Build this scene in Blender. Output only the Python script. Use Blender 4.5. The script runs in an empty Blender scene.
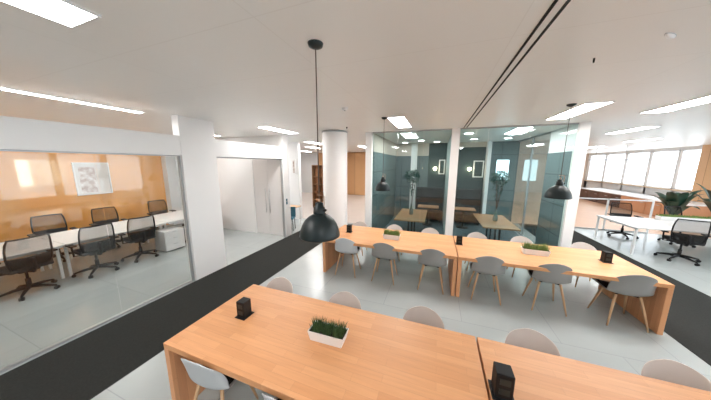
import bpy, math, random
from mathutils import Vector, Matrix
random.seed(7)
S = bpy.context.scene
C = S.collection
PI = math.pi
CEIL = 3.19

# ------------------------------------------------------------------ helpers
class MB:
    def __init__(s): s.v = []; s.f = []; s.sm = []
    def add(s, vs, fs, smooth=False):
        b = len(s.v); s.v += [tuple(p) for p in vs]
        for f in fs: s.f.append(tuple(i + b for i in f)); s.sm.append(smooth)
        return s
    def box(s, a, b):
        (x0, y0, z0), (x1, y1, z1) = a, b
        x0, x1 = min(x0, x1), max(x0, x1); y0, y1 = min(y0, y1), max(y0, y1); z0, z1 = min(z0, z1), max(z0, z1)
        vs = [(x0,y0,z0),(x1,y0,z0),(x1,y1,z0),(x0,y1,z0),(x0,y0,z1),(x1,y0,z1),(x1,y1,z1),(x0,y1,z1)]
        return s.add(vs, [(0,3,2,1),(4,5,6,7),(0,1,5,4),(1,2,6,5),(2,3,7,6),(3,0,4,7)])
    def prism(s, pts, axis, a, b):
        """polygon pts (2D) extruded along axis from a to b"""
        n = len(pts); vs = []
        for t in (a, b):
            for (u, w) in pts:
                vs.append({'x': (t, u, w), 'y': (u, t, w), 'z': (u, w, t)}[axis])
        fs = [tuple(range(n))[::-1], tuple(range(n, 2*n))] + [(i, (i+1) % n, (i+1) % n + n, i + n) for i in range(n)]
        return s.add(vs, fs)
    def tube(s, pts, rad, n=10, smooth=True, flat=1.0):
        pts = [Vector(p) for p in pts]; m = len(pts)
        if not isinstance(rad, (list, tuple)): rad = [rad] * m
        vs = []; prev = None
        for i, p in enumerate(pts):
            d = (pts[min(i+1, m-1)] - pts[max(i-1, 0)]).normalized()
            if prev is None:
                ref = Vector((0,0,1)) if abs(d.z) < .9 else Vector((1,0,0))
                u = d.cross(ref).normalized()
            else:
                u = (prev - d * prev.dot(d)).normalized()
            prev = u; w = d.cross(u)
            for k in range(n):
                a = 2*PI*k/n
                vs.append(p + (u*math.cos(a) + w*math.sin(a)*flat) * rad[i])
        fs = []
        for i in range(m-1):
            for k in range(n):
                k2 = (k+1) % n
                fs.append((i*n+k, i*n+k2, (i+1)*n+k2, (i+1)*n+k))
        b = len(s.v)
        s.add(vs, fs, smooth)
        s.add([], [], False)
        s.f.append(tuple(b + k for k in range(n))[::-1]); s.sm.append(False)
        s.f.append(tuple(b + (m-1)*n + k for k in range(n))); s.sm.append(False)
        return s
    def lathe(s, prof, c=(0,0,0), n=32, smooth=True):
        vs = []; fs = []
        for (r, z) in prof:
            for k in range(n):
                a = 2*PI*k/n; vs.append((c[0]+r*math.cos(a), c[1]+r*math.sin(a), c[2]+z))
        for i in range(len(prof)-1):
            for k in range(n):
                k2 = (k+1) % n
                fs.append((i*n+k, i*n+k2, (i+1)*n+k2, (i+1)*n+k))
        return s.add(vs, fs, smooth)
    def build(s, name, mat, parent=None, loc=None, bevel=0, solid=0, sub=0):
        me = bpy.data.meshes.new(name); me.from_pydata(s.v, [], s.f); me.validate()
        for p, q in zip(me.polygons, s.sm): p.use_smooth = q
        me.materials.append(mat)
        o = bpy.data.objects.new(name, me); C.objects.link(o)
        if parent: o.parent = parent
        if loc: o.location = loc
        if solid:
            m = o.modifiers.new('solid', 'SOLIDIFY'); m.thickness = solid; m.offset = 0
        if sub:
            m = o.modifiers.new('sub', 'SUBSURF'); m.levels = sub; m.render_levels = sub
        if bevel:
            m = o.modifiers.new('bev', 'BEVEL'); m.width = bevel; m.segments = 2; m.limit_method = 'ANGLE'
            m.angle_limit = math.radians(40)
        return o

def tag(o, label=None, cat=None, group=None, kind=None):
    if label: o['label'] = label
    if cat: o['category'] = cat
    if group: o['group'] = group
    if kind: o['kind'] = kind
    return o
def empty(name, loc=(0,0,0), rz=0, label=None, cat=None, group=None):
    o = bpy.data.objects.new(name, None); C.objects.link(o)
    o.location = loc; o.rotation_euler = (0, 0, rz); o.empty_display_size = .1
    return tag(o, label, cat, group)
def struct(name, mb, mat, **k):
    o = mb.build(name, mat, **k)
    if not k.get('parent'): o['kind'] = 'structure'
    return o
def copy_tree(o, parent=None):
    c = o.copy(); C.objects.link(c)
    if parent: c.parent = parent
    for ch in list(o.children): copy_tree(ch, c)
    return c
def place(proto, used, loc, rz, label, group=None):
    o = copy_tree(proto) if used[0] else proto
    used[0] = True
    o.location = loc; o.rotation_euler = (0, 0, rz); o['label'] = label
    if group: o['group'] = group
    return o

# ------------------------------------------------------------------ materials
def new_mat(name):
    m = bpy.data.materials.new(name); m.use_nodes = True
    nt = m.node_tree; return m, nt, nt.nodes['Principled BSDF']
def mat(name, col, rough=.5, metal=0, noise=0, scale=8, bump=0, spec=.5, coat=0):
    m, nt, b = new_mat(name)
    b.inputs['Roughness'].default_value = rough; b.inputs['Metallic'].default_value = metal
    b.inputs['Specular IOR Level'].default_value = spec
    b.inputs['Coat Weight'].default_value = coat
    b.inputs['Base Color'].default_value = (*col, 1)
    if noise or bump:
        tc = nt.nodes.new('ShaderNodeTexCoord'); n = nt.nodes.new('ShaderNodeTexNoise')
        n.inputs['Scale'].default_value = scale; n.inputs['Detail'].default_value = 4
        nt.links.new(tc.outputs['Object'], n.inputs['Vector'])
        if noise:
            r = nt.nodes.new('ShaderNodeMix'); r.data_type = 'RGBA'
            r.inputs['A'].default_value = (*[c*(1-noise) for c in col], 1)
            r.inputs['B'].default_value = (*[min(1, c*(1+noise)) for c in col], 1)
            nt.links.new(n.outputs['Fac'], r.inputs['Factor']); nt.links.new(r.outputs['Result'], b.inputs['Base Color'])
        if bump:
            bp = nt.nodes.new('ShaderNodeBump'); bp.inputs['Strength'].default_value = bump
            bp.inputs['Distance'].default_value = .01
            nt.links.new(n.outputs['Fac'], bp.inputs['Height']); nt.links.new(bp.outputs['Normal'], b.inputs['Normal'])
    return m
def tiles(name, c1, c2, seam, w, h, mortar, rough, offset=0, vec=(0,0,0), plane='xy', spec=.5, noise=.0, bump=0):
    m, nt, b = new_mat(name)
    tc = nt.nodes.new('ShaderNodeTexCoord'); mp = nt.nodes.new('ShaderNodeMapping')
    mp.inputs['Location'].default_value = vec
    nt.links.new(tc.outputs['Object'], mp.inputs['Vector'])
    src = mp.outputs['Vector']
    if plane != 'xy':
        sp = nt.nodes.new('ShaderNodeSeparateXYZ'); cb = nt.nodes.new('ShaderNodeCombineXYZ')
        nt.links.new(src, sp.inputs[0])
        nt.links.new(sp.outputs[plane[0].upper()], cb.inputs[0]); nt.links.new(sp.outputs[plane[1].upper()], cb.inputs[1])
        src = cb.outputs[0]
    br = nt.nodes.new('ShaderNodeTexBrick'); br.offset = offset; br.squash = 1
    br.inputs['Scale'].default_value = 1; br.inputs['Brick Width'].default_value = w; br.inputs['Row Height'].default_value = h
    br.inputs['Mortar Size'].default_value = mortar; br.inputs['Mortar Smooth'].default_value = .3
    br.inputs['Color1'].default_value = (*c1, 1); br.inputs['Color2'].default_value = (*c2, 1); br.inputs['Mortar'].default_value = (*seam, 1)
    nt.links.new(src, br.inputs['Vector'])
    out = br.outputs['Color']
    if noise:
        n = nt.nodes.new('ShaderNodeTexNoise'); n.inputs['Scale'].default_value = 2.5; n.inputs['Detail'].default_value = 5
        nt.links.new(src, n.inputs['Vector'])
        hs = nt.nodes.new('ShaderNodeHueSaturation'); ma = nt.nodes.new('ShaderNodeMapRange')
        ma.inputs['To Min'].default_value = 1-noise; ma.inputs['To Max'].default_value = 1+noise
        nt.links.new(n.outputs['Fac'], ma.inputs['Value']); nt.links.new(ma.outputs['Result'], hs.inputs['Value'])
        nt.links.new(out, hs.inputs['Color']); out = hs.outputs['Color']
    nt.links.new(out, b.inputs['Base Color'])
    b.inputs['Roughness'].default_value = rough; b.inputs['Specular IOR Level'].default_value = spec
    return m
def wood(name, c1, c2, rough=.35, w=.5, h=.045, axis='x'):
    """butcher-block staves with grain running along axis"""
    m, nt, b = new_mat(name)
    tc = nt.nodes.new('ShaderNodeTexCoord')
    sp = nt.nodes.new('ShaderNodeSeparateXYZ'); cb = nt.nodes.new('ShaderNodeCombineXYZ')
    nt.links.new(tc.outputs['Object'], sp.inputs[0])
    along, across = {'x': ('X', 'Y'), 'z': ('Z', 'Y'), 'y': ('Y', 'X')}[axis]
    nt.links.new(sp.outputs[along], cb.inputs[0]); nt.links.new(sp.outputs[across], cb.inputs[1])
    br = nt.nodes.new('ShaderNodeTexBrick'); br.offset = .37; br.offset_frequency = 2
    br.inputs['Scale'].default_value = 1; br.inputs['Brick Width'].default_value = w; br.inputs['Row Height'].default_value = h
    br.inputs['Mortar Size'].default_value = .0006
    br.inputs['Color1'].default_value = (*c1, 1); br.inputs['Color2'].default_value = (*c2, 1)
    br.inputs['Mortar'].default_value = (*[x*.7 for x in c1], 1)
    nt.links.new(cb.outputs[0], br.inputs['Vector'])
    mp = nt.nodes.new('ShaderNodeMapping'); mp.inputs['Scale'].default_value = (3, 45, 1)
    nt.links.new(cb.outputs[0], mp.inputs['Vector'])
    n = nt.nodes.new('ShaderNodeTexNoise'); n.inputs['Scale'].default_value = 1; n.inputs['Detail'].default_value = 5
    nt.links.new(mp.outputs['Vector'], n.inputs['Vector'])
    ma = nt.nodes.new('ShaderNodeMapRange'); ma.inputs['To Min'].default_value = .86; ma.inputs['To Max'].default_value = 1.12
    nt.links.new(n.outputs['Fac'], ma.inputs['Value'])
    hs = nt.nodes.new('ShaderNodeHueSaturation'); nt.links.new(br.outputs['Color'], hs.inputs['Color'])
    nt.links.new(ma.outputs['Result'], hs.inputs['Value'])
    nt.links.new(hs.outputs['Color'], b.inputs['Base Color'])
    b.inputs['Roughness'].default_value = rough
    return m
def emit(name, col, st):
    m = bpy.data.materials.new(name); m.use_nodes = True; nt = m.node_tree
    nt.nodes.remove(nt.nodes['Principled BSDF'])
    e = nt.nodes.new('ShaderNodeEmission'); e.inputs[0].default_value = (*col, 1); e.inputs[1].default_value = st
    nt.links.new(e.outputs[0], nt.nodes['Material Output'].inputs[0]); return m
def glass(name, tint, refl=.9, rough=.02, film=0, filmcol=(1,1,1)):
    """thin sheet glass: tinted see-through plus Fresnel mirror, optional milky film"""
    m = bpy.data.materials.new(name); m.use_nodes = True; nt = m.node_tree
    nt.nodes.remove(nt.nodes['Principled BSDF'])
    t = nt.nodes.new('ShaderNodeBsdfTransparent'); t.inputs[0].default_value = (*tint, 1)
    g = nt.nodes.new('ShaderNodeBsdfGlossy'); g.inputs['Roughness'].default_value = rough
    g.inputs['Color'].default_value = (refl, refl, refl, 1)
    fr = nt.nodes.new('ShaderNodeFresnel')      # same index from either face of the sheet
    ge = nt.nodes.new('ShaderNodeNewGeometry'); mr = nt.nodes.new('ShaderNodeMapRange')
    mr.inputs['To Min'].default_value = 1.5; mr.inputs['To Max'].default_value = 1/1.5
    nt.links.new(ge.outputs['Backfacing'], mr.inputs['Value']); nt.links.new(mr.outputs['Result'], fr.inputs[0])
    mx = nt.nodes.new('ShaderNodeMixShader')
    nt.links.new(fr.outputs[0], mx.inputs[0])
    base = t.outputs[0]
    if film:
        d = nt.nodes.new('ShaderNodeBsdfDiffuse'); d.inputs[0].default_value = (*filmcol, 1)
        m2 = nt.nodes.new('ShaderNodeMixShader'); m2.inputs[0].default_value = film
        nt.links.new(t.outputs[0], m2.inputs[1]); nt.links.new(d.outputs[0], m2.inputs[2]); base = m2.outputs[0]
    nt.links.new(base, mx.inputs[1]); nt.links.new(g.outputs[0], mx.inputs[2])
    nt.links.new(mx.outputs[0], nt.nodes['Material Output'].inputs[0])
    return m
def mesh_fabric(name, col, alpha):
    m = bpy.data.materials.new(name); m.use_nodes = True; nt = m.node_tree
    b = nt.nodes['Principled BSDF']; b.inputs['Base Color'].default_value = (*col, 1); b.inputs['Roughness'].default_value = .8
    t = nt.nodes.new('ShaderNodeBsdfTransparent'); mx = nt.nodes.new('ShaderNodeMixShader'); mx.inputs[0].default_value = alpha
    nt.links.new(t.outputs[0], mx.inputs[1]); nt.links.new(b.outputs[0], mx.inputs[2])
    nt.links.new(mx.outputs[0], nt.nodes['Material Output'].inputs[0]); return m

M = {}
M['ceiling'] = tiles('ceiling_metal', (.84,.84,.825), (.85,.85,.835), (.795,.79,.77), 1.5, .75, .005, .38, vec=(.35,.2,0), spec=.6)
M['floor'] = tiles('floor_tile', (.40,.43,.425), (.42,.45,.445), (.335,.355,.355), 1.2, 1.2, .005, .24, offset=.5, noise=.07, vec=(.3,.4,0), spec=.6)
M['floor_warm'] = mat('floor_warm', (.58,.38,.26), .4, noise=.08, scale=2)
M['carpet'] = mat('carpet', (.034,.035,.033), .95, noise=.25, scale=60, bump=.3, spec=.1)
M['white'] = mat('white_paint', (.80,.795,.79), .6, noise=.015, scale=3)
M['white_gloss'] = mat('white_gloss', (.80,.79,.78), .3)
M['beige'] = mat('beige_paint', (.62,.54,.47), .6, noise=.02)
M['column'] = mat('column_paint', (.84,.82,.81), .5)
M['teal_panel'] = tiles('teal_panel', (.105,.150,.155), (.12,.165,.17), (.04,.06,.06), .75, .7, .012, .6, plane='yz', noise=.05)
M['teal_panel_x'] = tiles('teal_panel_x', (.105,.150,.155), (.12,.165,.17), (.04,.06,.06), .75, 1.35, .012, .6, plane='xz', noise=.05)
M['dark_green'] = mat('dark_green_paint', (.018,.042,.042), .55, noise=.1)
M['alu'] = mat('grey_aluminium', (.42,.43,.44), .4, .6)
M['white_metal'] = mat('white_metal', (.78,.78,.78), .4)
M['table'] = wood('oak_table', (.63,.295,.125), (.70,.345,.158), .45, .6, .07)
M['table_leg'] = wood('oak_table_leg', (.60,.270,.125), (.70,.34,.165), .45, .6, .07, axis='z')
M['leg_wood'] = mat('beech_leg', (.58,.36,.20), .45, noise=.1, scale=14)
M['shell'] = mat('grey_shell', (.30,.295,.285), .55, noise=.02)
M['shell_light'] = mat('light_grey_shell', (.52,.54,.56), .5, noise=.02)
M['shell_warm'] = mat('warm_grey_shell', (.62,.55,.51), .5, noise=.02)
M['black'] = mat('black_plastic', (.009,.009,.010), .55, spec=.25)
M['black_fabric'] = mat('black_fabric', (.015,.016,.018), .9, noise=.2, scale=80)
M['black_metal'] = mat('black_metal', (.012,.022,.024), .33, .3, spec=.6)
M['lamp_shade'] = mat('dark_enamel', (.004,.012,.014), .42, 0, spec=.45)
M['cable'] = mat('brown_cable', (.10,.07,.06), .6)
M['brass'] = mat('warm_brass', (.55,.36,.25), .35, .8)
M['chair_mesh'] = mesh_fabric('chair_mesh', (.02,.018,.016), .5)
M['desk_white'] = mat('desk_white', (.74,.73,.72), .4)
M['soil'] = mat('soil', (.03,.018,.012), .95, noise=.4, scale=60)
M['grass'] = mat('grass_green', (.19,.29,.085), .6, noise=.6, scale=35)
M['grass_dark'] = mat('grass_deep_green', (.05,.10,.03), .6, noise=.6, scale=35)
M['leaf'] = mat('leaf_green', (.012,.05,.03), .35, noise=.4, scale=10)
M['moss'] = mat('moss', (.17,.26,.07), .8, noise=.5, scale=50)
M['vase_leaf'] = mat('vase_leaf', (.035,.09,.07), .5, noise=.5, scale=30)
M['cab_wood'] = mat('cabinet_orange_wood', (.50,.24,.12), .5, noise=.08, scale=4)
M['cab_dark'] = mat('cabinet_dark_wood', (.10,.05,.035), .5, noise=.5, scale=5)
M['wood_wall'] = tiles('wood_wall_panels', (.62,.34,.16), (.68,.39,.19), (.36,.19,.09), .9, 3.3, .012, .4, plane='xz', noise=.05)
M['wood_wall_y'] = tiles('wood_wall_panels_side', (.60,.37,.20), (.66,.41,.23), (.36,.2,.1), .8, 3.3, .012, .4, plane='yz', noise=.05)
M['shelf_wood'] = mat('shelf_wood', (.30,.16,.08), .5, noise=.15)
M['teal_plastic'] = mat('teal_plastic', (.02,.12,.17), .45)
M['steel'] = mat('steel', (.5,.5,.5), .3, .9)
M['grille'] = mat('slot_black', (.006,.006,.006), .8)
M['panel_light'] = emit('light_panel_glow', (1, .97, .945), 12)
M['panel_small'] = emit('narrow_light_glow', (1, .97, .945), 12)
M['sconce'] = emit('sconce_glow', (1, .72, .48), 14)
M['screen'] = emit('screen_glow', (.62, .85, .92), 1.3)
M['glass_teal'] = glass('teal_glass', (.84,.92,.92), .9)
M['glass_clear'] = glass('clear_glass', (.93,.95,.95), .8)
M['glass_window'] = glass('window_glass', (.95,.97,.98), .9)
M['frost'] = glass('frosted_door_glass', (.8,.8,.8), .9, .1, .93, (.74,.72,.71))
M['paper'] = mat('print_paper', (.70,.66,.62), .7)
# glossy orange back-painted glass on the meeting-room wall
m, nt, b = new_mat('orange_lacquer')
b.inputs['Base Color'].default_value = (.86,.37,.075,1); b.inputs['Roughness'].default_value = .5
g = nt.nodes.new('ShaderNodeBsdfGlossy'); g.inputs['Roughness'].default_value = .05; g.inputs['Color'].default_value = (1,.86,.66,1)
mx = nt.nodes.new('ShaderNodeMixShader'); mx.inputs[0].default_value = .25
nt.links.new(b.outputs[0], mx.inputs[1]); nt.links.new(g.outputs[0], mx.inputs[2]); nt.links.new(mx.outputs[0], nt.nodes['Material Output'].inputs[0])
M['orange'] = m
# picture: pale print with a tan figure-like block, procedural
m, nt, b = new_mat('print_art')
tc = nt.nodes.new('ShaderNodeTexCoord'); n = nt.nodes.new('ShaderNodeTexNoise'); n.inputs['Scale'].default_value = 9; n.inputs['Detail'].default_value = 6
nt.links.new(tc.outputs['Object'], n.inputs['Vector'])
cr = nt.nodes.new('ShaderNodeValToRGB'); cr.color_ramp.elements[0].color = (.42,.30,.24,1); cr.color_ramp.elements[1].color = (.85,.80,.77,1)
cr.color_ramp.elements[0].position = .4; cr.color_ramp.elements[1].position = .72
nt.links.new(n.outputs['Fac'], cr.inputs['Fac']); nt.links.new(cr.outputs['Color'], b.inputs['Base Color'])
M['art'] = m

# ------------------------------------------------------------------ room shell
X0, X1, Y0, Y1 = -7.4, 13.3, -6.0, 21.5
struct('floor', MB().box((X0-3, Y0, -.1), (X1+.2, Y1+.2, 0)), M['floor'])
struct('ceiling', MB().box((X0-3, Y0, CEIL), (X1+.2, Y1+.2, CEIL+.1)), M['ceiling'])
SLX = -2.205
struct('wall_left', MB().box((X0-.15, Y0, 0), (X0, 4.03, CEIL)), M['orange'])
struct('wall_meeting_side', MB().box((X0, 4.36, 0), (-3.45, 4.5, CEIL)).box((-3.45, 4.36, 2.6), (-2.31, 4.5, CEIL)).box((X0, 4.03, 0), (X0+.25, 4.36, CEIL)), M['white'])
struct('wall_rear', MB().box((X0, Y0-.15, 0), (X1, Y0, CEIL)), M['white'])
struct('wall_corridor', MB().box((-9.5, 6.5, 0), (-3.12, 6.65, CEIL)), M['white'])
struct('wall_corridor_end', MB().box((-10.4, 14.5, 0), (-6.75, 14.65, CEIL)), M['white'])
struct('wall_far_left', MB().box((-6.75, 14.5, 0), (.3, 14.65, CEIL)), M['wood_wall'])
struct('wall_back', MB().box((.3, Y1, 0), (X1, Y1+.15, CEIL)), mat('peach_paint', (.74,.60,.50), .6))
struct('wall_outer_left', MB().box((-10.5, 4.5, 0), (-10.4, 14.6, CEIL)), M['white'])
# right wall with its windows: y ranges of panes
wy = [(-5.2,-3.4),(-3.2,-1.4),(-1.2,.6),(.8,2.6),(2.8,4.6),(4.8,6.6),(6.8,8.6),(8.8,10.6),(13.2,14.3),(14.42,15.9),(16.02,17.6),(17.72,19.4),(19.52,21.2)]
SILL, HEAD = 1.15, 3.06
w = MB().box((X1, Y0, 0), (X1+.15, Y1, .45)).box((X1, 10.6, .45), (X1+.15, Y1, SILL)).box((X1, Y0, HEAD), (X1+.15, Y1, CEIL))
py = Y0
for a, b_ in wy:
    w.box((X1, py, .45), (X1+.15, a, HEAD)); py = b_

w.box((X1, py, .45), (X1+.15, Y1, HEAD))
struct('wall_right', w, M['white'])
for i, (a, b_) in enumerate(wy):
    SL = SILL if a > 11 else .45  # unseen windows reach lower to enlarge their reflection in the orange wall
    fr = MB()
    for (p, q, r_, s_) in ((a, a+.05, SL, HEAD), (b_-.05, b_, SL, HEAD), (a, b_, SL, SL+.05), (a, b_, HEAD-.05, HEAD)):
        fr.box((X1-.02, p, r_), (X1+.10, q, s_))
    o = struct('window_%d' % (i+1), fr, M['white_metal'])
    MB().box((X1+.05, a+.05, SL+.05), (X1+.06, b_-.05, HEAD-.05)).build('pane', M['glass_window'], o)
tag(struct('trim_1', MB().box((X1-.22, 13.2, SILL-.05), (X1, 21.2, SILL)), mat('sill_wood', (.55,.40,.27), .5)), kind='structure')
struct('trim_2', MB().box((X1-.25, 10.9, 0), (X1, 13.15, CEIL)), M['wood_wall_y'])

# pillars of the left partition, header and frames
struct('wall_pillar_left', MB().box((-2.38, 1.454, 0), (SLX, 2.141, CEIL)), M['white'])
pn = struct('wall_pillar_niche', MB().box((-2.34, 4.345, 0), (SLX, 4.60, CEIL)), M['white'])
struct('wall_header_meeting', MB().box((-2.36, Y0, 2.482), (SLX-.01, 1.454, 2.834)), M['white'])
struct('wall_header_niche', MB().box((-2.36, 2.141, 2.482), (SLX-.01, 4.34, 2.834)), M['white'])
# meeting-room glass front
gf = MB().box((-2.30, 1.42, 0), (-2.26, 1.45, 2.48)).box((-2.30, Y0, 2.46), (-2.26, 1.42, 2.48)).box((-2.31, Y0, 0), (-2.25, 1.395, .03))
o = struct('window_20', gf, M['alu'])
for a, b_ in ((-5.9, -3.9), (-3.89, -1.76), (-1.75, .34), (.35, 1.415)):
    MB().box((-2.286, a, .03), (-2.274, b_, 2.45)).build('pane', M['glass_clear'], o)
# niche: thin frame and frosted double door
struct('trim_3', MB().box((-2.30, 2.145, 2.45), (-2.26, 4.30, 2.48)).box((-2.30, 4.30, 0), (-2.25, 4.34, 2.48)), M['alu'])
for i, (a, b_) in enumerate(((-3.44, -2.88), (-2.87, -2.31))):
    d = struct('door_%d' % (i+1), MB().box((a, 4.38, .01), (b_, 4.42, 2.58)), M['frost'])
    hx = b_-.07 if i == 0 else a+.07
    MB().tube([(hx, 4.335, .75), (hx, 4.335, 1.55)], .012).tube([(hx,4.335,.85),(hx,4.39,.85)], .008).tube([(hx,4.335,1.45),(hx,4.39,1.45)], .008).build('door_handle', M['steel'], d)
lk = MB().box((SLX,4.39,1.06), (SLX+.012,4.45,1.24)).build('lock_plate', M['teal_plastic'], pn)
MB().tube([(SLX+.012,4.42,1.17),(SLX+.045,4.42,1.17),(SLX+.045,4.34,1.17)], .008).build('lever', M['steel'], lk)

# carpet strips
def carpet(xa, xb, ya, yb, lab):
    tag(MB().box((xa, ya, 0), (xb, yb, .006)).build('carpet_runner', M['carpet']), lab, 'carpet')
carpet(SLX, -.903, Y0+.02, 5.9, 'charcoal carpet strip along the white pillars and meeting room')
carpet(5.38, 6.965, Y0+.02, 9.0, 'charcoal carpet strip between the long tables and the white desks')
struct('floor_warm', MB().box((5.15, 9.02, 0), (13.2, 21.4, .004)), M['floor_warm'])
struct('floor_corridor', MB().box((-9.5, 6.7, 0), (.2, 14.4, .004)), mat('pale_corridor_floor', (.62,.56,.52), .25, noise=.04, scale=2))

# glass rooms (y 4.684 .. 8.6)
GY, GB, GL, GM, GR = 4.684, 8.6, .49, 2.60, 4.94
struct('wall_glass_room_left', MB().box((GL-.17, GY-.02, 0), (GL, GB, CEIL)), M['white'])
struct('wall_glass_room_left_cladding', MB().box((GL, GY+.15, 0), (GL+.02, GB, 2.68)), M['teal_panel'])
struct('wall_glass_room_left_upper', MB().box((GL, GY+.15, 2.68), (GL+.012, GB, CEIL)), M['beige'])
struct('wall_glass_room_divider', MB().box((GM-.04, GY+.10, 0), (GM+.04, GB, CEIL)), mat('pale_teal_paint', (.42,.52,.52), .5))
struct('wall_glass_room_right', MB().box((GR, GY+.10, 0), (GR+.14, 5.95, CEIL)), M['white'])
struct('wall_glass_room_right_cladding', MB().box((GR-.02, GY+.12, 0), (GR, 5.95, 2.62)), M['teal_panel'])
struct('trim_4', MB().box((GM-.09, GY-.03, 0), (GM+.09, GY+.10, CEIL)), M['white_gloss'])
struct('trim_5', MB().box((GR-.02, GY-.03, 0), (GR+.16, GY+.10, CEIL)), M['white_gloss'])
bw = [(GL, 1.86, M['teal_panel_x'], 2.68), (1.86, 2.56, M['dark_green'], CEIL), (2.64, 3.96, M['dark_green'], 3.0), (4.08, GR+.1, M['teal_panel_x'], CEIL)]
for i, (a, b_, mm, zt) in enumerate(bw):
    struct('wall_glass_room_back_%s' % ('teal','green','dark_green','blue')[i], MB().box((a, GB, 0), (b_, GB+.12, zt)), mm)
    if zt < CEIL: struct('wall_glass_room_back_upper_%s' % ('left','right')[i//2], MB().box((a, GB, zt), (b_, GB+.12, CEIL)), M['beige'])
struct('wall_glass_room_pier_left', MB().box((1.16, GB-.16, 0), (1.40, GB, CEIL)), M['white'])
struct('wall_glass_room_pier_right', MB().box((3.96, GB-.35, 0), (4.08, GB+.12, CEIL)), M['white'])
def front(n, xa, xb, cuts):
    fr = MB().box((xa, GY, CEIL-.03), (xb, GY+.04, CEIL)).box((xa, GY, 0), (xb, GY+.04, .03))
    o = struct('window_%d' % n, fr, M['alu'])
    xs = [xa+.005] + cuts + [xb-.005]
    for a, b_ in zip(xs[:-1], xs[1:]):
        MB().box((a+.004, GY+.014, .03), (b_-.004, GY+.026, CEIL-.03)).build('pane', M['glass_teal'], o)
front(21, GL+.02, GM-.09, [1.2, 1.86]); front(22, GM+.09, GR-.02, [3.3, 4.1])
fr = MB().box((GR+.03, 5.95, CEIL-.04), (GR+.08, GB, CEIL)).box((GR+.03, 5.95, 0), (GR+.08, GB, .04)).box((GR+.03, 7.2, 0), (GR+.08, 7.25, CEIL))
o = struct('window_23', fr, M['alu'])
for a, b_ in ((5.96, 7.19), (7.26, GB-.01)):
    MB().box((GR+.05, a, .04), (GR+.06, b_, CEIL-.04)).build('pane', M['glass_clear'], o)

struct('floor_glass_rooms', MB().box((GL+.03, GY+.05, 0), (GR-.03, GB-.01, .005)), mat('blue_grey_carpet', (.07,.10,.115), .8, noise=.15, scale=30))
# round column
o = tag(MB().lathe([(.335,0),(.335,CEIL-.001)], (-.43,4.27,0), 48).build('round_column', M['column']),
    'thick round white column behind the left end of the far tables', 'column')
tag(MB().lathe([(.345,0),(.35,.03),(.335,.04)], (-.43,4.27,CEIL-.04), 48).build('collar', M['alu'], o))

# ------------------------------------------------------------------ ceiling lights
lp = empty('ceiling_light', cat='light')
MB().box((-.16,-.62,-.012), (-.148,.62,0)).box((.148,-.62,-.012), (.16,.62,0)).box((-.148,-.62,-.012), (.148,-.605,0)).box((-.148,.605,-.012), (.148,.62,0)).build('frame', M['white_metal'], lp)
MB().box((-.148,-.605,-.008), (.148,.605,-.001)).build('diffuser', M['panel_light'], lp)
used = [False]
dl = empty('downlight', cat='light')
MB().lathe([(.09,0),(.135,-.002),(.14,-.012),(.13,-.014),(.11,-.006)], n=28).build('trim_ring', M['white_metal'], dl)
MB().lathe([(0,-.006),(.11,-.006)], n=28).build('lens', M['panel_light'], dl)
ud = [False]
for x, y, lab in [(.95,8.0,'round downlight nearest the left side wall in the left glass room'),(1.62,7.3,'round downlight in the middle of the left glass room ceiling'),(2.15,8.0,'round downlight beside the divider in the left glass room'),
                  (3.0,5.75,'nearer round downlight beside the divider in the right glass room'),(3.35,7.4,'farther round downlight in the right glass room, before the dark wall'),(4.35,7.4,'round downlight before the teal wall in the right glass room')]:
    place(dl, ud, (x, y, CEIL), 0, lab, 'downlights in the glass rooms')
LIGHTS = [
 (.155,-1.13,'long rectangular light panel in the top left corner of the ceiling'),
 (-1.67,3.57,'bright light panel above the frosted niche doors'),
 (1.45,3.50,'light panel beside the cord of the pendant at the planter, before the left glass room'),
 (4.28,3.45,'light panel next to the right pendant mount, before the right glass room'),
 (5.5,3.3,'long light panel at the right edge, above the carpet strip'),
 (6.7,6.4,'light panel beyond the right glass room, over the open office'),
 (-2.6,6.95,'corridor light panel nearest the round column'),
 (-4.0,9.2,'corridor light panel beyond the one nearest the round column'),
 (-1.3,9.6,'nearer light panel seen between round column and left glass room'),
 (-1.4,12.0,'farther light panel seen between round column and left glass room'),
 (1.35,5.75,'nearest light panel inside the left glass room'),
    (4.1,5.6,'nearest light panel inside the right glass room'),
  (8.9,9.6,'light panel over the open office with the white desks'),
 (9.4,13.2,'light panel over the cabinets in the open office'),
 (9.6,17.0,'farthest light panel in the open office'),
 (6.2,10.8,'light panel behind the right glass room'),
]
for x, y, lab in LIGHTS:
    place(lp, used, (x, y, CEIL), 0, lab, 'ceiling light panels')
FILL_LIGHTS = [(-4.6,5.5),(-6.4,12.3),(3.3,-2.6),(6.4,-1.9),(-4.7,-2.2),(7.9,1.2),(10.8,3.2),(8.4,-3.2),(.1,-4.6),(-5.6,1.7),(11.6,7.6)]  # unseen panels added to brighten the rooms, beyond the visible fittings
for k, (x, y) in enumerate(FILL_LIGHTS):
    place(lp, used, (x, y, CEIL), 0, 'added fill light panel in the ceiling, outside the view', 'added fill light panels out of view')
t = empty('ceiling_light', (-2.58,.475,CEIL), 0, 'very narrow light strip in the ceiling over the meeting room header', 'light')
MB().box((-.075,-.66,-.012),(-.065,.66,0)).box((.065,-.66,-.012),(.075,.66,0)).build('frame', M['white_metal'], t)
MB().box((-.065,-.65,-.008),(.065,.65,-.001)).build('diffuser', M['panel_small'], t)
t2 = copy_tree(t); t2.location = (-4.25,3.3,CEIL); t2['label'] = 'light strip seen just above the niche header, right of the left pillar'
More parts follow.
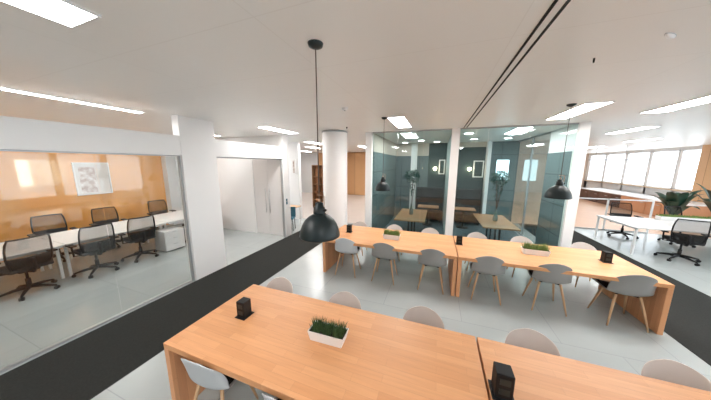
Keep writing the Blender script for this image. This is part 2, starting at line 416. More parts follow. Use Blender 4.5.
# slot diffuser
t = empty('air_slot', (2.79,0,CEIL), 0, 'double black ventilation slot running across the ceiling', 'vent')
for x in (-.031, .031):
    MB().box((x-.009,-3,-.004), (x+.009,4.62,0)).build('slot', M['grille'], t)
MB().box((-.020,-3,-.003), (.020,4.62,0)).build('divider', M['white_metal'], t)
# small ceiling fittings
def detector(x, y, lab, r=.05, dark=False):
    t = empty('smoke_detector', (x, y, CEIL), 0, lab, 'detector')
    MB().lathe([(0,-.035),(r*.7,-.035),(r*.95,-.02),(r,-.0)], n=20).build('housing', M['black'] if dark else M['white_metal'], t)
    MB().lathe([(0,-.035-r*.2),(r*.3,-.035-r*.2),(r*.35,-.034)], n=12).build('sensor', M['steel'], t)
detector(0.82,1.98,'small white detector on the ceiling between the two nearest pendant cords', .05)
detector(0.17,3.66,'tiny dark sprinkler head on the ceiling just right of the round column top', .018, True)
detector(3.37,1.14,'tiny dark sprinkler head on the ceiling right of the black slot', .007, True)
t = empty('ceiling_sensor', (3.63,.88,CEIL), .7, 'small oval sensor cap on the ceiling at the upper right', 'sensor')
MB().lathe([(0,-.018),(.05,-.015),(.058,0)], n=20).build('cap', M['white_gloss'], t); t.children[0].scale = (1,.28,1)
MB().lathe([(.0585,-.004),(.064,-.003),(.064,0)], n=20).build('rim', M['alu'], t); t.children[1].scale = (1,.28,1)

# ------------------------------------------------------------------ pendants
def pendant(x, y, rim, R, lab, side=.06):
    t = empty('pendant_lamp', (x, y, rim), 0, lab, 'lamp', 'black dome pendants')
    H = CEIL - rim; k = R/.175
    prof = [(.172,0),(.175,.006),(.172,.03),(.164,.065),(.149,.105),(.125,.145),(.092,.175),(.062,.193),(.048,.205)]
    prof = [(r*k, z*k) for r, z in prof]
    MB().lathe(prof, n=48).build('lamp_shade', M['lamp_shade'], t, solid=.003)
    z0 = .203*k
    MB().lathe([(.0,z0-.01),(.050*k,z0-.01),(.052*k,z0+.01),(.048*k,z0+.055),(.036*k,z0+.06),(.036*k,z0+.085),(.012*k,z0+.095),(.0,z0+.096)], n=24).build('socket', M['lamp_shade'], t)
    MB().tube([(.0,0,z0+.09),(0,0,z0+.12)], .009).build('strain_relief', M['brass'], t)
    zz = z0+.06
    MB().tube([(.045*k,0,zz-.01),(.052*k,0,zz+.03),(.05*k,0,zz+.085),(0,0,zz+.09),(-.02*k,0,zz+.09)], .0035, 8).build('bracket', M['brass'], t)
    MB().lathe([(.01,0),(.02,.01),(.01,.02)], (.052*k,0,z0+.02), 10).build('knob', M['black'], t)
    cab = MB().tube([(0,0,z0+.11),(0,0,H-.02)], .0045, 8).build('cord', M['cable'], t)
    MB().lathe([(0,-.035),(.02,-.034),(.05,-.02),(.056,0)], (0,0,H), 28).build('ceiling_rose', M['black_metal'], t)
    b = MB().lathe([(0,-.03),(.02,-.025),(.03,0),(.022,.03),(.012,.05),(.012,.08)], (0,0,.08), 16).build('bulb', M['white_gloss'], t)
    MB().tube([(0,0,.15),(0,0,z0)], .013, 10).build('bulb_holder', M['black'], b)
pendant(1.345,.18,1.75,.162,'large dark dome pendant hanging nearest, over the table in front')
pendant(1.24,2.89,1.825,.145,'small black dome pendant hanging above the left far table, before the glass')
pendant(3.98,2.85,1.83,.165,'black dome pendant hanging before the right glass room')

# ------------------------------------------------------------------ communal tables
L = 2.651; TH = .75
def table(x, y0, y1, lab):
    w_ = y1-y0
    t = empty('communal_table', (x+L/2, (y0+y1)/2, 0), 0, lab, 'table')
    l = L/2-.008
    MB().box((-l,-w_/2,TH-.055),(l,w_/2,TH)).build('tabletop', M['table'], t, bevel=.004)
    for s in (-1, 1):
        MB().box((s*l,-w_/2,0),(s*(l-.06),w_/2,TH-.055)).build('leg', M['table_leg'], t, bevel=.004)
    MB().box((-l+.3,-.12,TH-.115),(l-.3,.12,TH-.056)).build('cable_tray', M['black'], t)
    return t
table(0,-.31,.745,'long oak table nearest the camera, carrying the grass planter')
table(L,-.31,.745,'oak table at the bottom right corner, beyond the dark gap')
table(0,2.66,3.89,'far left oak table under the small pendant')
table(L,2.66,3.89,'far right oak table beside the carpet strip')

def power_box(x, y, rz, lab, s=1):
    t = empty('power_box', (x, y, TH), rz, lab, 'power socket')
    MB().box((-.065*s,-.07*s,0),(.065*s,.07*s,.006)).build('base_plate', M['black'], t, bevel=.002)
    MB().box((-.05*s,-.05*s,.006),(.05*s,.05*s,.175*s)).build('housing', M['black'], t, bevel=.006)
    for k in (-1, 1):
        MB().box((-.030*s,-.0512*s,(.09+k*.035-.022)*s),(.030*s,-.050*s,(.09+k*.035+.022)*s)).build('socket_face', M['black_metal'], t)
power_box(.393,.228,0,'black power box near the left end of the nearest table')
power_box(2.735,.225,0,'black power box beside the dark gap between the two near tables',1.08)
power_box(.36,3.33,0,'small black power box on the left end of the far left table')
power_box(L+.07,3.36,0,'black power box where the two far tables meet')
power_box(4.93,3.30,0,'black power box on the right end of the far right table')

def planter(x, y, ln, dp, h, lab, rz=0, seed=1, dark=False):
    rnd = random.Random(seed)
    t = empty('grass_planter', (x, y, TH), rz, lab, 'planter')
    a, d, th = ln/2, dp/2, .006; f = .88
    mb = MB()
    vs = [(-a*f,-d*f,0),(a*f,-d*f,0),(a*f,d*f,0),(-a*f,d*f,0),(-a,-d,h),(a,-d,h),(a,d,h),(-a,d,h),
          (-a+th,-d+th,h),(a-th,-d+th,h),(a-th,d-th,h),(-a+th,d-th,h),(-a+th,-d+th,h-.03),(a-th,-d+th,h-.03),(a-th,d-th,h-.03),(-a+th,d-th,h-.03)]
    fs = [(0,3,2,1),(0,1,5,4),(1,2,6,5),(2,3,7,6),(3,0,4,7)] + [(4+i,4+(i+1)%4,8+(i+1)%4,8+i) for i in range(4)] + [(8+i,8+(i+1)%4,12+(i+1)%4,12+i) for i in range(4)] + [(12,13,14,15)]
    mb.add(vs, fs).build('trough', M['white_gloss'], t)
    MB().box((-a+th,-d+th,h-.028),(a-th,d-th,h-.012)).build('soil', M['soil'], t)
    g = MB()
    for c in range(3):
        cx = (c-1)*ln*.3
        for k in range(240):
            px = cx + rnd.gauss(0, ln*.07); pyy = rnd.uniform(-d+.012, d-.012)
            px = max(-a+.01, min(a-.01, px))
            hh = rnd.uniform(.06, .11) * (.9 if dark else 1.25) * (1 if c != 1 else .85)
            lean = rnd.uniform(0, .045); an = rnd.uniform(0, 2*PI); wv = .0028
            lx, ly = math.cos(an)*lean + (px-cx)*.35, math.sin(an)*lean
            ux, uy = -math.sin(an)*wv, math.cos(an)*wv
            z = h-.014
            g.add([(px-ux,pyy-uy,z),(px+ux,pyy+uy,z),(px+ux*.8+lx*.4,pyy+uy*.8+ly*.4,z+hh*.55),(px-ux*.8+lx*.4,pyy-uy*.8+ly*.4,z+hh*.55),(px+lx,pyy+ly,z+hh)],
                  [(0,1,2,3),(3,2,4)])
    tag(g.build('grass', M['grass_dark' if dark else 'grass'], t), kind='stuff')
planter(1.372,.245,.345,.15,.092,'white trough of grass on the nearest table',.03,1,True)
planter(1.385,3.20,.36,.14,.10,'white trough of grass on the far left table, under a pendant',0,2)
planter(3.95,3.27,.40,.14,.10,'white trough of grass on the far right table',0,3)

# ------------------------------------------------------------------ shell chairs (back at -Y, facing +Y)
def shell_chair(shell, label, dark_seat=True):
    t = empty('shell_chair', cat='chair', label=label)
    prof = [(.215,.425,.175),(.20,.443,.205),(.13,.440,.225),(.03,.428,.232),(-.07,.425,.235),(-.135,.440,.236),(-.175,.475,.236),
            (-.195,.530,.235),(-.208,.595,.230),(-.220,.655,.218),(-.231,.710,.194),(-.239,.752,.156),(-.244,.777,.108),(-.246,.788,.055)]
    N = 12; vs = []; fs = []
    for i, (y, z, hw) in enumerate(prof):
        tb = min(1, max(0, (i-4)/3))            # 0 seat .. 1 back
        for k in range(N+1):
            u = -1 + 2*k/N; e = abs(u)**2.6
            up = .055*e*(1-tb) + .0*tb; fw = (.075*e)*tb*max(.2, min(1, (.80-z)/.16))
            if i < 2: up *= .5
            vs.append((u*hw, y + fw, z + up - (.012*u*u if i > 10 else 0)))
    for i in range(len(prof)-1):
        for k in range(N):
            a = i*(N+1)+k; fs.append((a, a+1, a+N+2, a+N+1))
    MB().add(vs, fs, True).build('shell', shell, t, solid=.010, sub=1)
    # seat pad
    vs = []; fs = []
    for i, (y, z, hw) in enumerate([(.19,.452,.165),(.12,.455,.19),(.03,.446,.195),(-.06,.443,.195),(-.13,.458,.185)]):
        for k in range(N+1):
            u = -1 + 2*k/N; vs.append((u*hw, y, z+.018*abs(u)**2.6 + .004))
    for i in range(4):
        for k in range(N):
            a = i*(N+1)+k; fs.append((a, a+1, a+N+2, a+N+1))
    MB().add(vs, fs, True).build('seat_pad', M['black_fabric'], t, solid=.014)
    MB().tube([(-.13,.11,.415),(.13,-.10,.415)], .010, 8).tube([(.13,.11,.415),(-.13,-.10,.415)], .010, 8).build('underframe', M['black'], t)
    for sx in (-1, 1):
        for sy in (-1, 1):
            MB().tube([(sx*.125, sy*.105, .425), (sx*.165, sy*.15, .22), (sx*.205, sy*.195, 0)], [.016,.0135,.009], 12).build('leg', M['leg_wood'], t)
    return t
pg = shell_chair(M['shell'], 'grey shell chair'); ug = [False]
pl = shell_chair(M['shell_light'], 'light grey shell chair'); ul = [False]
pw = shell_chair(M['shell_warm'], 'warm grey shell chair'); uw = [False]
G = 'shell chairs at the oak tables'
def ch(p, u, x, y, rz, lab, k=1): place(p, u, (x, y, 0), rz, lab, G).scale = (k, k, k)
# near table, far side (facing the camera)
ch(pw, uw, .31, .73, PI+.03, 'chair behind the nearest table at its left end, beside the power box')
ch(pw, uw, 1.27, .71, PI, 'low chair back rising behind the nearest table, just behind the grass planter')
ch(pw, uw, 2.17, .74, PI-.03, 'pale chair behind the nearest table, just left of the dark gap')
ch(pw, uw, 3.14, .735, PI, 'pale chair back behind the bottom right table, next right of the dark gap')
ch(pw, uw, 4.08, .715, PI, 'chair back at the right end of the bottom right table')
# near side
ch(pl, ul, .46, -.135, 0.04, 'light grey chair tucked in at the front left corner of the nearest table')
ch(pl, ul, 1.32, -.14, 0, 'light grey chair back at the bottom edge, right of the corner chair')
# far table, near side, backs to camera
ch(pl, ul, .52, 2.86, .05, 'lightest grey chair at the left end of the far left table, back towards us', 1.09)
ch(pg, ug, 1.33, 2.87, 0, 'grey chair in the middle of the far left table, back towards us', 1.09)
ch(pg, ug, 2.23, 2.87, 0, 'grey chair at the right end of the far left table, back towards us', 1.09)
ch(pg, ug, 3.13, 2.87, 0, 'grey chair at the left end of the far right table, back towards us', 1.09)
ch(pg, ug, 4.02, 2.90, 0, 'grey chair in the middle of the far right table, back towards us', 1.09)
ch(pg, ug, 4.92, 2.87, .03, 'grey chair at the right end of the far right table, back towards us', 1.09)
# far table, far side
ch(pw, uw, .34, 3.98, PI, 'pale chair facing us between the round column and the left glass room')
ch(pw, uw, 1.28, 3.99, PI, 'pale chair facing us, mostly hidden by the far left grass trough')
ch(pw, uw, 2.15, 4.0, PI, 'pale chair facing us at the right end of the far left table')
ch(pw, uw, 3.17, 4.0, PI, 'pale chair facing us, just right of the middle power box')
ch(pw, uw, 4.03, 4.02, PI, 'pale chair facing us, left of the far right grass trough')
ch(pw, uw, 5.06, 4.0, PI, 'pale chair facing us at the right end, against the carpet strip')

# ------------------------------------------------------------------ task chairs (back at -Y, facing +Y)
def task_chair(label):
    t = empty('task_chair', cat='chair', label=label)
    vs = []; fs = []; N = 8
    rows = [(-.235,.50,.20),(-.255,.60,.225),(-.265,.70,.235),(-.275,.82,.232),(-.30,.93,.222),(-.325,1.0,.205)]
    def bp(y, z, hw, u): return (u*hw, y + .045*u*u, z)
    for (y, z, hw) in rows:
        for k in range(N+1): vs.append(bp(y, z, hw, -1+2*k/N))
    for i in range(len(rows)-1):
        for k in range(N):
            a = i*(N+1)+k; fs.append((a,a+1,a+N+2,a+N+1))
    b = MB().add(vs, fs, True).build('backrest', M['chair_mesh'], t)
    loop = [bp(*r, -1) for r in rows] + [bp(*rows[-1], u) for u in (-.6,-.2,.2,.6)] + [bp(*r, 1) for r in rows[::-1]] + [bp(*rows[0], u) for u in (.5,0,-.5,-1)]
    MB().tube(loop, .013, 8).build('back_frame', M['black'], b)
    MB().add([bp(rows[i][0]+.012, rows[i][1]-.02, rows[i][2]*.97, -1+2*k/N) for i in (0,1,2) for k in range(N+1)],
             [(i*(N+1)+k, i*(N+1)+k+1, (i+1)*(N+1)+k+1, (i+1)*(N+1)+k) for i in range(2) for k in range(N)], True).build('lumbar_panel', M['black_fabric'], b, solid=.012)
    MB().tube([(0,-.10,.41),(0,-.22,.42),(0,-.285,.50),(0,-.285,.66)], [.03,.028,.024,.02], 10).build('spine', M['black'], t)
    MB().box((-.235,-.22,.445),(.235,.25,.505)).build('seat', M['black_fabric'], t, bevel=.025)
    MB().box((-.11,-.13,.40),(.11,.13,.445)).build('mechanism', M['black'], t, bevel=.01)
    for s in (-1, 1):
        MB().tube([(s*.16,-.02,.43),(s*.28,-.03,.44),(s*.29,-.03,.64)], [.016,.016,.014], 8).box((s*.29-.04,-.14,.64),(s*.29+.04,.12,.665)).build('armrest', M['black'], t)
    MB().tube([(0,0,.10),(0,0,.26)], .03, 12).tube([(0,0,.25),(0,0,.41)], .018, 12).build('gas_lift', M['black'], t)
    base = MB()
    for k in range(5):
        a = 2*PI*k/5+.3; c, s = math.cos(a), math.sin(a)
        base.tube([(0,0,.115),(c*.16,s*.16,.10),(c*.315,s*.315,.068)], [.032,.024,.014], 8)
    base = base.build('base', M['black'], t)
    for k in range(5):
        a = 2*PI*k/5+.3; c, s = math.cos(a), math.sin(a)
        MB().tube([(c*.315-s*.024, s*.315+c*.024, .029),(c*.315+s*.024, s*.315-c*.024, .029)], .029, 14).build('caster', M['black'], base)
    return t
pt = task_chair('black task chair'); ut = [False]
def tc_(x, y, rz, lab, g='black mesh task chairs'): place(pt, ut, (x, y, 0), rz, lab, g).scale = (1.07, 1.07, 1.07)
# back direction: local -Y. rz=+90deg puts the back at +X
tc_(-4.62, .12, PI/2+.12, 'black mesh chair largest at the left edge of the meeting room, back towards us')
tc_(-4.58, .98, PI/2-.05, 'black mesh chair in the middle of the near row in the meeting room')
tc_(-4.62, 1.76, PI/2-.1, 'black mesh chair of the near row beside the white pedestal')
tc_(-6.35, -.15, -PI/2+.1, 'black mesh chair across the meeting desk, cut by the left edge')
tc_(-6.35, 1.0, -PI/2-.08, 'black mesh chair across the meeting desk, left of the framed picture')
tc_(-6.35, 1.98, -PI/2-.1, 'black mesh chair across the meeting desk, below and right of the framed picture')
tc_(-6.45, 3.32, -PI/2-.1, 'farthest black mesh chair across the meeting desk, near the corner')
tc_(-4.65, 3.2, PI/2+.2, 'black chair mostly hidden behind the left white pillar, past the white pedestal')
tc_(7.98, 6.28, -.35, 'black mesh chair at the near side of the right white desk, back towards us')
tc_(8.05, 8.25, PI-.1, 'black chair on the far side of the right desk at its left end')
tc_(9.15, 7.95, PI+.3, 'black chair on the far side of the right desk, partly behind the near chair')

# ------------------------------------------------------------------ meeting room desks
def desk(x0, x1, y0, y1, lab, inset=.05):
    cx, cy = (x0+x1)/2, (y0+y1)/2; a, b_ = (x1-x0)/2, (y1-y0)/2
    t = empty('white_desk', (cx, cy, 0), 0, lab, 'desk')
    MB().box((-a,-b_,.715),(a,b_,.74)).build('desktop', M['desk_white'], t, bevel=.003)
    for sx in (-1, 1):
        for sy in (-1, 1):
            X, Y = sx*(a-inset), sy*(b_-.05)
            MB().box((X-.02,Y-.02,0),(X+.02,Y+.02,.715)).build('leg', M['white_metal'], t)
    MB().box((-a+.05,-.03,.66),(a-.05,.03,.715)).box((-a+.03,-b_+.03,.68),(-a+.07,b_-.03,.715)).box((a-.07,-b_+.03,.68),(a-.03,b_-.03,.715)).build('frame', M['white_metal'], t)
    return t
desk(-6.0,-4.62,-1.6,.62,'white bench desk at the left edge of the meeting room', .24)
desk(-6.0,-4.62,.63,2.42,'white bench desk in the middle of the meeting room row', .24)
desk(-6.0,-4.62,2.43,4.0,'white bench desk at the far end of the meeting room by the corner', .24)
def pedestal(x, y, w_, d, lab):
    t = empty('pedestal', (x, y, 0), 0, lab, 'drawer unit')
    MB().box((-w_/2,-d/2,.03),(w_/2,d/2,.56)).build('body', M['desk_white'], t, bevel=.006)
    for k in range(3):
        f_ = MB().box((w_/2,-d/2+.01,.05+k*.17),(w_/2+.012,d/2-.01,.05+k*.17+.16)).build('drawer', M['white_gloss'], t)
        MB().box((w_/2+.012,-.05,.05+k*.17+.13),(w_/2+.02,.05,.05+k*.17+.14)).build('handle', M['alu'], f_)
    for sx in (-1,1):
        for sy in (-1,1):
            MB().tube([(sx*(w_/2-.05),sy*(d/2-.05)-.012,.016),(sx*(w_/2-.05),sy*(d/2-.05)+.012,.016)], .016, 10).build('caster', M['black'], t)
pedestal(-4.58,2.40,.44,.48,'white drawer pedestal on castors under the meeting room desk')
# framed picture on orange wall
t = empty('framed_picture', (X0, 2.2, 1.88), 0, 'white framed print on the orange meeting room wall', 'picture')
fb = MB()
for (a, b_, c, d) in ((-.37,-.34,-.47,.47),(.34,.37,-.47,.47),(-.34,.34,-.47,-.44),(-.34,.34,.44,.47)): fb.box((0,a,c),(.035,b_,d))
fb.build('frame', M['white_gloss'], t)
MB().box((.003,-.34,-.44),(.012,.34,.44)).build('mat_board', M['paper'], t)
MB().box((.012,-.27,-.40),(.014,.06,.34)).build('print', M['art'], t)

# ------------------------------------------------------------------ glass room contents
def high_table(x0, x1, y0, y1, lab):
    cx, cy = (x0+x1)/2, (y0+y1)/2; a, b_ = (x1-x0)/2, (y1-y0)/2
    t = empty('meeting_table', (cx, cy, 0), 0, lab, 'table')
    MB().box((-a,-b_,.715),(a,b_,.75)).build('tabletop', mat('brown_oak', (.36,.19,.09), .35, noise=.15, scale=6), t, bevel=.003)
    for sy in (-1, 1):
        Y = sy*(b_-.35)
        MB().box((-.07,Y-.02,.02),(-.03,Y+.02,.70)).box((.03,Y-.02,.02),(.07,Y+.02,.70)).box((-.3,Y-.03,0),(.3,Y+.03,.02)).box((-.3,Y-.03,.70),(.3,Y+.03,.715)).build('leg', M['black'], t)
high_table(1.12,1.98,4.95,6.65,'brown wood table inside the left glass room')
high_table(3.42,4.24,4.95,6.65,'brown wood table inside the right glass room')
def vase(x, y, lab, seed):
    rnd = random.Random(seed)
    t = empty('vase_with_greenery', (x, y, .75), 0, lab, 'plant')
    MB().lathe([(.0,.004),(.05,.004),(.06,.03),(.055,.12),(.03,.22),(.022,.30),(.028,.34)], n=24).build('vase', mat('smoked_vase', (.16,.20,.19), .15), t, solid=.004)
    s_ = MB()
    for k in range(7):
        a = rnd.uniform(0,2*PI); r = rnd.uniform(.03,.16)
        s_.tube([(0,0,.2),(math.cos(a)*r*.3,math.sin(a)*r*.3,.6),(math.cos(a)*r,math.sin(a)*r,rnd.uniform(1.0,1.25))], .006, 6)
    s_.build('stems', M['cab_dark'], t)
    g = MB()
    for k in range(520):
        u = rnd.uniform(-1,1); a = rnd.uniform(0,2*PI); r = .24*rnd.random()**.4
        p = Vector((math.cos(a)*math.sqrt(1-u*u)*r, math.sin(a)*math.sqrt(1-u*u)*r, 1.20+u*r*.95))
        if rnd.random() < .12: p = Vector((rnd.gauss(0,.06), rnd.gauss(0,.06), rnd.uniform(.6,1.0)))
        d1 = Vector((rnd.gauss(0,1),rnd.gauss(0,1),rnd.gauss(0,1))).normalized(); d2 = d1.cross(Vector((rnd.gauss(0,1),rnd.gauss(0,1),1))).normalized()
        l = rnd.uniform(.025,.05)
        g.add([p-d1*l, p+d2*l*.5, p+d1*l, p-d2*l*.5], [(0,1,2,3)])
    g.build('foliage', M['vase_leaf'], t)
vase(1.52,5.75,'tall leafy branches in a vase on the table of the left glass room',4)
vase(3.85,5.75,'tall leafy branches in a vase on the table of the right glass room',5)
def sconce(x, lab):
    t = empty('wall_sconce', (x, GB, 2.15), 0, lab, 'lamp', 'glowing wall sconces')
    MB().box((-.04,-.015,-.05),(.04,0,.05)).build('wall_plate', M['brass'], t)
    MB().tube([(0,-.015,0),(0,-.06,0)], .01, 8).build('arm', M['brass'], t)
    MB().lathe([(0,-.07),(.045,-.05),(.065,0),(.045,.05),(0,.07)], (0,-.11,0), 20).build('globe', M['sconce'], t)
sconce(2.14,'glowing wall sconce on the dark wall of the left glass room')
sconce(3.42,'glowing wall sconce on the dark wall of the right glass room')
def wall_frame(x0, x1, z0, z1, y, lab):
    t = empty('framed_picture', ((x0+x1)/2, y, (z0+z1)/2), 0, lab, 'picture')
    a, c = (x1-x0)/2, (z1-z0)/2; k = .045
    m_ = MB()
    for q in ((-a,-a+k,-c,c),(a-k,a,-c,c),(-a+k,a-k,-c,-c+k),(-a+k,a-k,c-k,c)): m_.box((q[0],-.03,q[2]),(q[1],0,q[3]))
    m_.build('frame', M['white_gloss'], t)
    MB().box((-a+k,-.012,-c+k),(a-k,-.004,c-k)).build('print', M['dark_green'] if x0 > 2 else M['art'], t)
wall_frame(3.56,3.93,1.82,2.48,GB,'white framed dark picture beside the sconce in the right glass room')
wall_frame(2.28,2.52,1.92,2.52,GB,'narrow white framed picture beside the sconce in the left glass room')
t = empty('wall_screen', (4.55, GB, 2.12), 0, 'bright pale blue screen on the teal wall of the right glass room', 'screen')
MB().box((-.22,-.04,-.40),(.22,0,.40)).build('housing', M['black'], t)
MB().box((-.205,-.043,-.385),(.205,-.04,.385)).build('display', M['screen'], t)
def booth(x0, x1, lab):
    t = empty('bench_sofa', ((x0+x1)/2, GB-.35, 0), 0, lab, 'sofa'); a = (x1-x0)/2
    MB().box((-a,-.30,.08),(a,.34,.42)).build('seat', M['black_fabric'], t, bevel=.02)
    MB().box((-a,.18,.42),(a,.34,1.35)).build('backrest', M['black_fabric'], t, bevel=.02)
    for s in (-1,1): MB().box((s*a-s*.06,-.2,0),(s*a-s*.12,.2,.08)).build('leg', M['black'], t)
booth(1.45,2.52,'dark upholstered bench by the divider in the left glass room')
booth(2.70,3.90,'dark upholstered bench under the picture in the right glass room')
def side_table(x, y, lab):
    t = empty('side_table', (x, y, 0), 0, lab, 'table')
    MB().box((-.38,-.25,.70),(.38,.25,.73)).build('tabletop', M['cab_wood'], t)
    MB().tube([(0,0,.02),(0,0,.70)], .03, 12).lathe([(0,0),(.2,0),(.2,.02),(0,.025)], n=24).build('base', M['black'], t)
side_table(1.98,7.55,'small orange-brown table before the bench in the left glass room')
side_table(3.22,7.55,'small orange-brown table before the bench in the right glass room')

# ------------------------------------------------------------------ corridor at left
t = empty('side_desk', (-2.95,5.55,0), 0, 'small pale wood table at the niche post, with a teal chair', 'table')
MB().box((-.45,-.3,.71),(.32,.3,.74)).build('tabletop', M['leg_wood'], t)
for sx in (-.40,.27):
    for sy in (-.26,.26): MB().tube([(sx,sy,0),(sx,sy,.71)], .015, 8).build('leg', M['white_metal'], t)
t = empty('side_chair', (-2.62,5.05,0), .4, 'teal plastic chair at the small table beyond the niche post', 'chair')
MB().box((-.2,-.2,.43),(.2,.2,.46)).build('seat', M['teal_plastic'], t, bevel=.01)
MB().box((-.2,.18,.46),(.2,.205,.80)).build('backrest', M['teal_plastic'], t, bevel=.01)
for sx in (-.17,.17):
    for sy in (-.17,.17): MB().tube([(sx,sy,0),(sx*.9,sy*.9,.43)], .011, 8).build('leg', M['black'], t)
wall_frame(-3.44,-3.26,1.92,2.50,6.5,'small dark framed picture on the corridor wall beyond the niche post')
t = empty('bookcase', (-3.55,9.0,0), 0, 'open wooden bookcase between niche post and pendant cord', 'bookcase')
bk = MB()
for x in (-.36,-.02,.33): bk.box((x,-.17,0),(x+.03,.17,2.27))
bk.build('upright', M['shelf_wood'], t)
for z in (.05,.45,.85,1.25,1.65,2.24): MB().box((-.36,-.17,z),(.36,.17,z+.03)).build('shelf', M['shelf_wood'], t)
MB().box((-.36,.15,0),(.36,.17,2.27)).build('back_panel', M['cab_wood'], t)
t = empty('wall_phone', (-4.38,6.62,1.9)); bpy.data.objects.remove(t)
struct('wall_wood_pier', MB().box((-4.35,11.0,0),(-3.95,11.3,CEIL)), M['wood_wall'])

# ------------------------------------------------------------------ right open office
desk(7.12,10.4,6.3,7.85,'large white bench desk behind the glass frame, beside the carpet strip')
t = empty('desk_planter', (9.55,7.72,.74), 0, 'low dark trough of bright green moss along the white desk', 'planter')
MB().box((-1.1,-.09,0),(1.1,.09,.11)).build('trough', M['desk_white'], t)
mb = MB(); rnd = random.Random(9)
for k in range(900):
    x = rnd.uniform(-1.09,1.09); y = rnd.uniform(-.09,.09); h = rnd.uniform(.02,.06); a = rnd.uniform(0,PI); c, s = math.cos(a)*.015, math.sin(a)*.015
    mb.add([(x-c,y-s,.11),(x+c,y+s,.11),(x+c*.3,y+s*.3,.11+h),(x-c*.3,y-s*.3,.11+h)], [(0,1,2,3)])
mb.box((-1.09,-.08,.11),(1.09,.08,.125))
tag(mb.build('moss', M['moss'], t), kind='stuff')
# big leaf plants
def leaf(g, base, tip, width, droop, rnd):
    base, tip = Vector(base), Vector(tip); n = 9; d = tip-base
    side = d.cross(Vector((0,0,1))).normalized(); vs = []; fs = []
    for i in range(n+1):
        u = i/n; p = base + d*u + Vector((0,0,droop*math.sin(u*PI)*.6 - droop*u*u*.5))
        w_ = width*math.sin(PI*min(1,u*.93+.07))**.8 if u > .22 else .006
        for k in (-1,0,1): vs.append(p + side*w_*k*.5 + Vector((0,0,abs(k)*w_*.16)))
    for i in range(n):
        for k in range(2):
            a = i*3+k; fs.append((a,a+1,a+4,a+3))
    g.add(vs, fs, True)
def big_plant(x, y, h, r, n, lab, seed):
    rnd = random.Random(seed)
    t = empty('potted_plant', (x, y, 0), 0, lab, 'plant')
    MB().lathe([(0,.0),(.16,.0),(.21,.42),(.195,.42),(.19,.36),(0,.36)], n=28).build('pot', M['black'], t)
    g = MB()
    for k in range(n):
        a = 2*PI*k/n + rnd.uniform(-.3,.3); rr = r*rnd.uniform(.6,1.05); z = h*rnd.uniform(.62,1)
        leaf(g, (0,0,.36), (math.cos(a)*rr, math.sin(a)*rr, z), rnd.uniform(.20,.30), .35, rnd)
    g.build('foliage', M['leaf'], t)
big_plant(10.3,9.9,1.7,.65,16,'broad leaved dark green plant standing behind the moss trough',11)
big_plant(11.3,9.7,2.0,.85,14,'taller broad leaved plant at the right edge, beside the wood panel',12)
# partition frame
t = empty('partition_frame', (7.12,9.0,0), 0, 'thin white metal partition frame at the end of the right carpet strip', 'partition')
MB().box((-.02,-.02,0),(.02,.02,CEIL)).build('post', M['alu'], t)
MB().box((.85,-.02,0),(.89,.02,1.15)).build('post', M['white_metal'], t)
MB().box((2.0,-.02,0),(2.04,.02,1.15)).build('post', M['white_metal'], t)
MB().box((.02,-.02,0),(2.0,.02,.04)).build('rail', M['alu'], t)
MB().box((.02,-.02,1.11),(2.0,.02,1.15)).build('rail', M['white_metal'], t)
# cabinets along windows
def cabinet(y0, y1, front, top, lab, x0=11.7, x1=13.0):
    t = empty('low_cabinet', ((x0+x1)/2,(y0+y1)/2,0), 0, lab, 'cabinet')
    a, b_ = (x1-x0)/2, (y1-y0)/2
    MB().box((-a,-b_+.005,0),(a,b_-.005,.70)).build('body', front, t)
    MB().box((-a-.02,-b_,.70),(a,b_,.75)).build('countertop', top, t)
    n = 2
    for k in range(n):
        ya = -b_+.02+k*(2*b_-.04)/n
        d = MB().box((-a-.015,ya+.01,.05),(-a,ya+(2*b_-.04)/n-.01,.67)).build('door', front, t)
        MB().box((-a-.03,ya+.1,.52),(-a-.015,ya+.3,.54)).build('handle', M['alu'], d)
cabinet(11.6,13.2,M['cab_wood'],M['desk_white'],'orange wood cabinet under the windows, nearest the plant')
cabinet(13.2,14.8,M['cab_wood'],M['desk_white'],'orange wood cabinet, second from the plant under the windows')
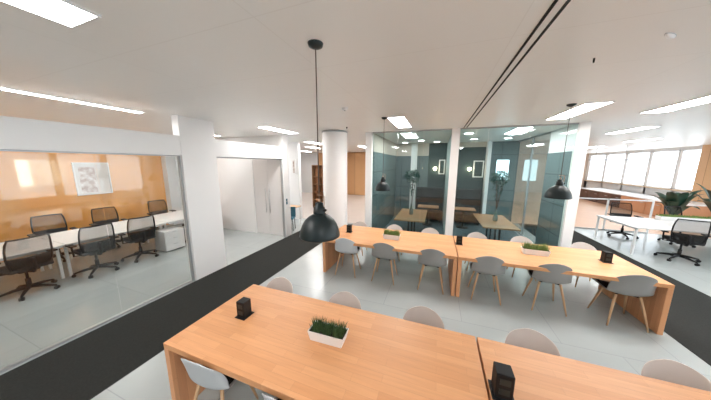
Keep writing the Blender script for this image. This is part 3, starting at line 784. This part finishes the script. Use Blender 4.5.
cabinet(14.8,16.6,M['cab_dark'],M['desk_white'],'dark brown cabinet with white top next to the orange wood ones')
cabinet(16.6,18.6,M['cab_dark'],M['desk_white'],'farthest dark brown cabinet with white top, beside the partition frame')
# hanging linear lamp
t = empty('linear_lamp', (9.45,12.0,2.53), 0, 'thin dark bar lamp hanging before the office windows', 'lamp')
MB().box((-.72,-.03,0),(.72,.03,.035)).build('lamp_body', M['alu'], t)
for x in (-.5,.5): MB().tube([(x,0,.03),(x,0,CEIL-2.53)], .004, 6).build('cord', M['cable'], t)

# ------------------------------------------------------------------ world, camera, view
W = bpy.data.worlds.new('sky'); S.world = W; W.use_nodes = True
bg = W.node_tree.nodes['Background']; bg.inputs[0].default_value = (.86,.94,1,1); bg.inputs[1].default_value = 1.5

P = dict(cx=2.22, cy=-1.376, cz=2.335, pan=-19.942, tilt=-9.215, roll=.183, f=222.451)
a, t_, r_ = [math.radians(P[k]) for k in ('pan','tilt','roll')]
fwd = Vector((math.sin(a)*math.cos(t_), math.cos(a)*math.cos(t_), math.sin(t_)))
right = Vector((math.cos(a), -math.sin(a), 0)); up = right.cross(fwd)
r2 = right*math.cos(r_) + up*math.sin(r_); u2 = -right*math.sin(r_) + up*math.cos(r_)
cam = bpy.data.cameras.new('camera'); co = bpy.data.objects.new('camera', cam); C.objects.link(co)
cam.sensor_width = 36; cam.sensor_fit = 'HORIZONTAL'; cam.lens = P['f']/711*36; cam.clip_start = .02; cam.clip_end = 200
mw = Matrix((r2, u2, -fwd)).transposed().to_4x4(); mw.translation = Vector((P['cx'], P['cy'], P['cz']))
co.matrix_world = mw
S.camera = co
S.view_settings.view_transform = 'Standard'; S.view_settings.look = 'None'
S.view_settings.gamma = 1; S.view_settings.exposure = 1.82; S.view_settings.use_curve_mapping = False
try:
    S.cycles.max_bounces = 10; S.cycles.diffuse_bounces = 5; S.cycles.transparent_max_bounces = 16
    S.cycles.sample_clamp_indirect = 6; S.cycles.use_denoising = True
except Exception: pass
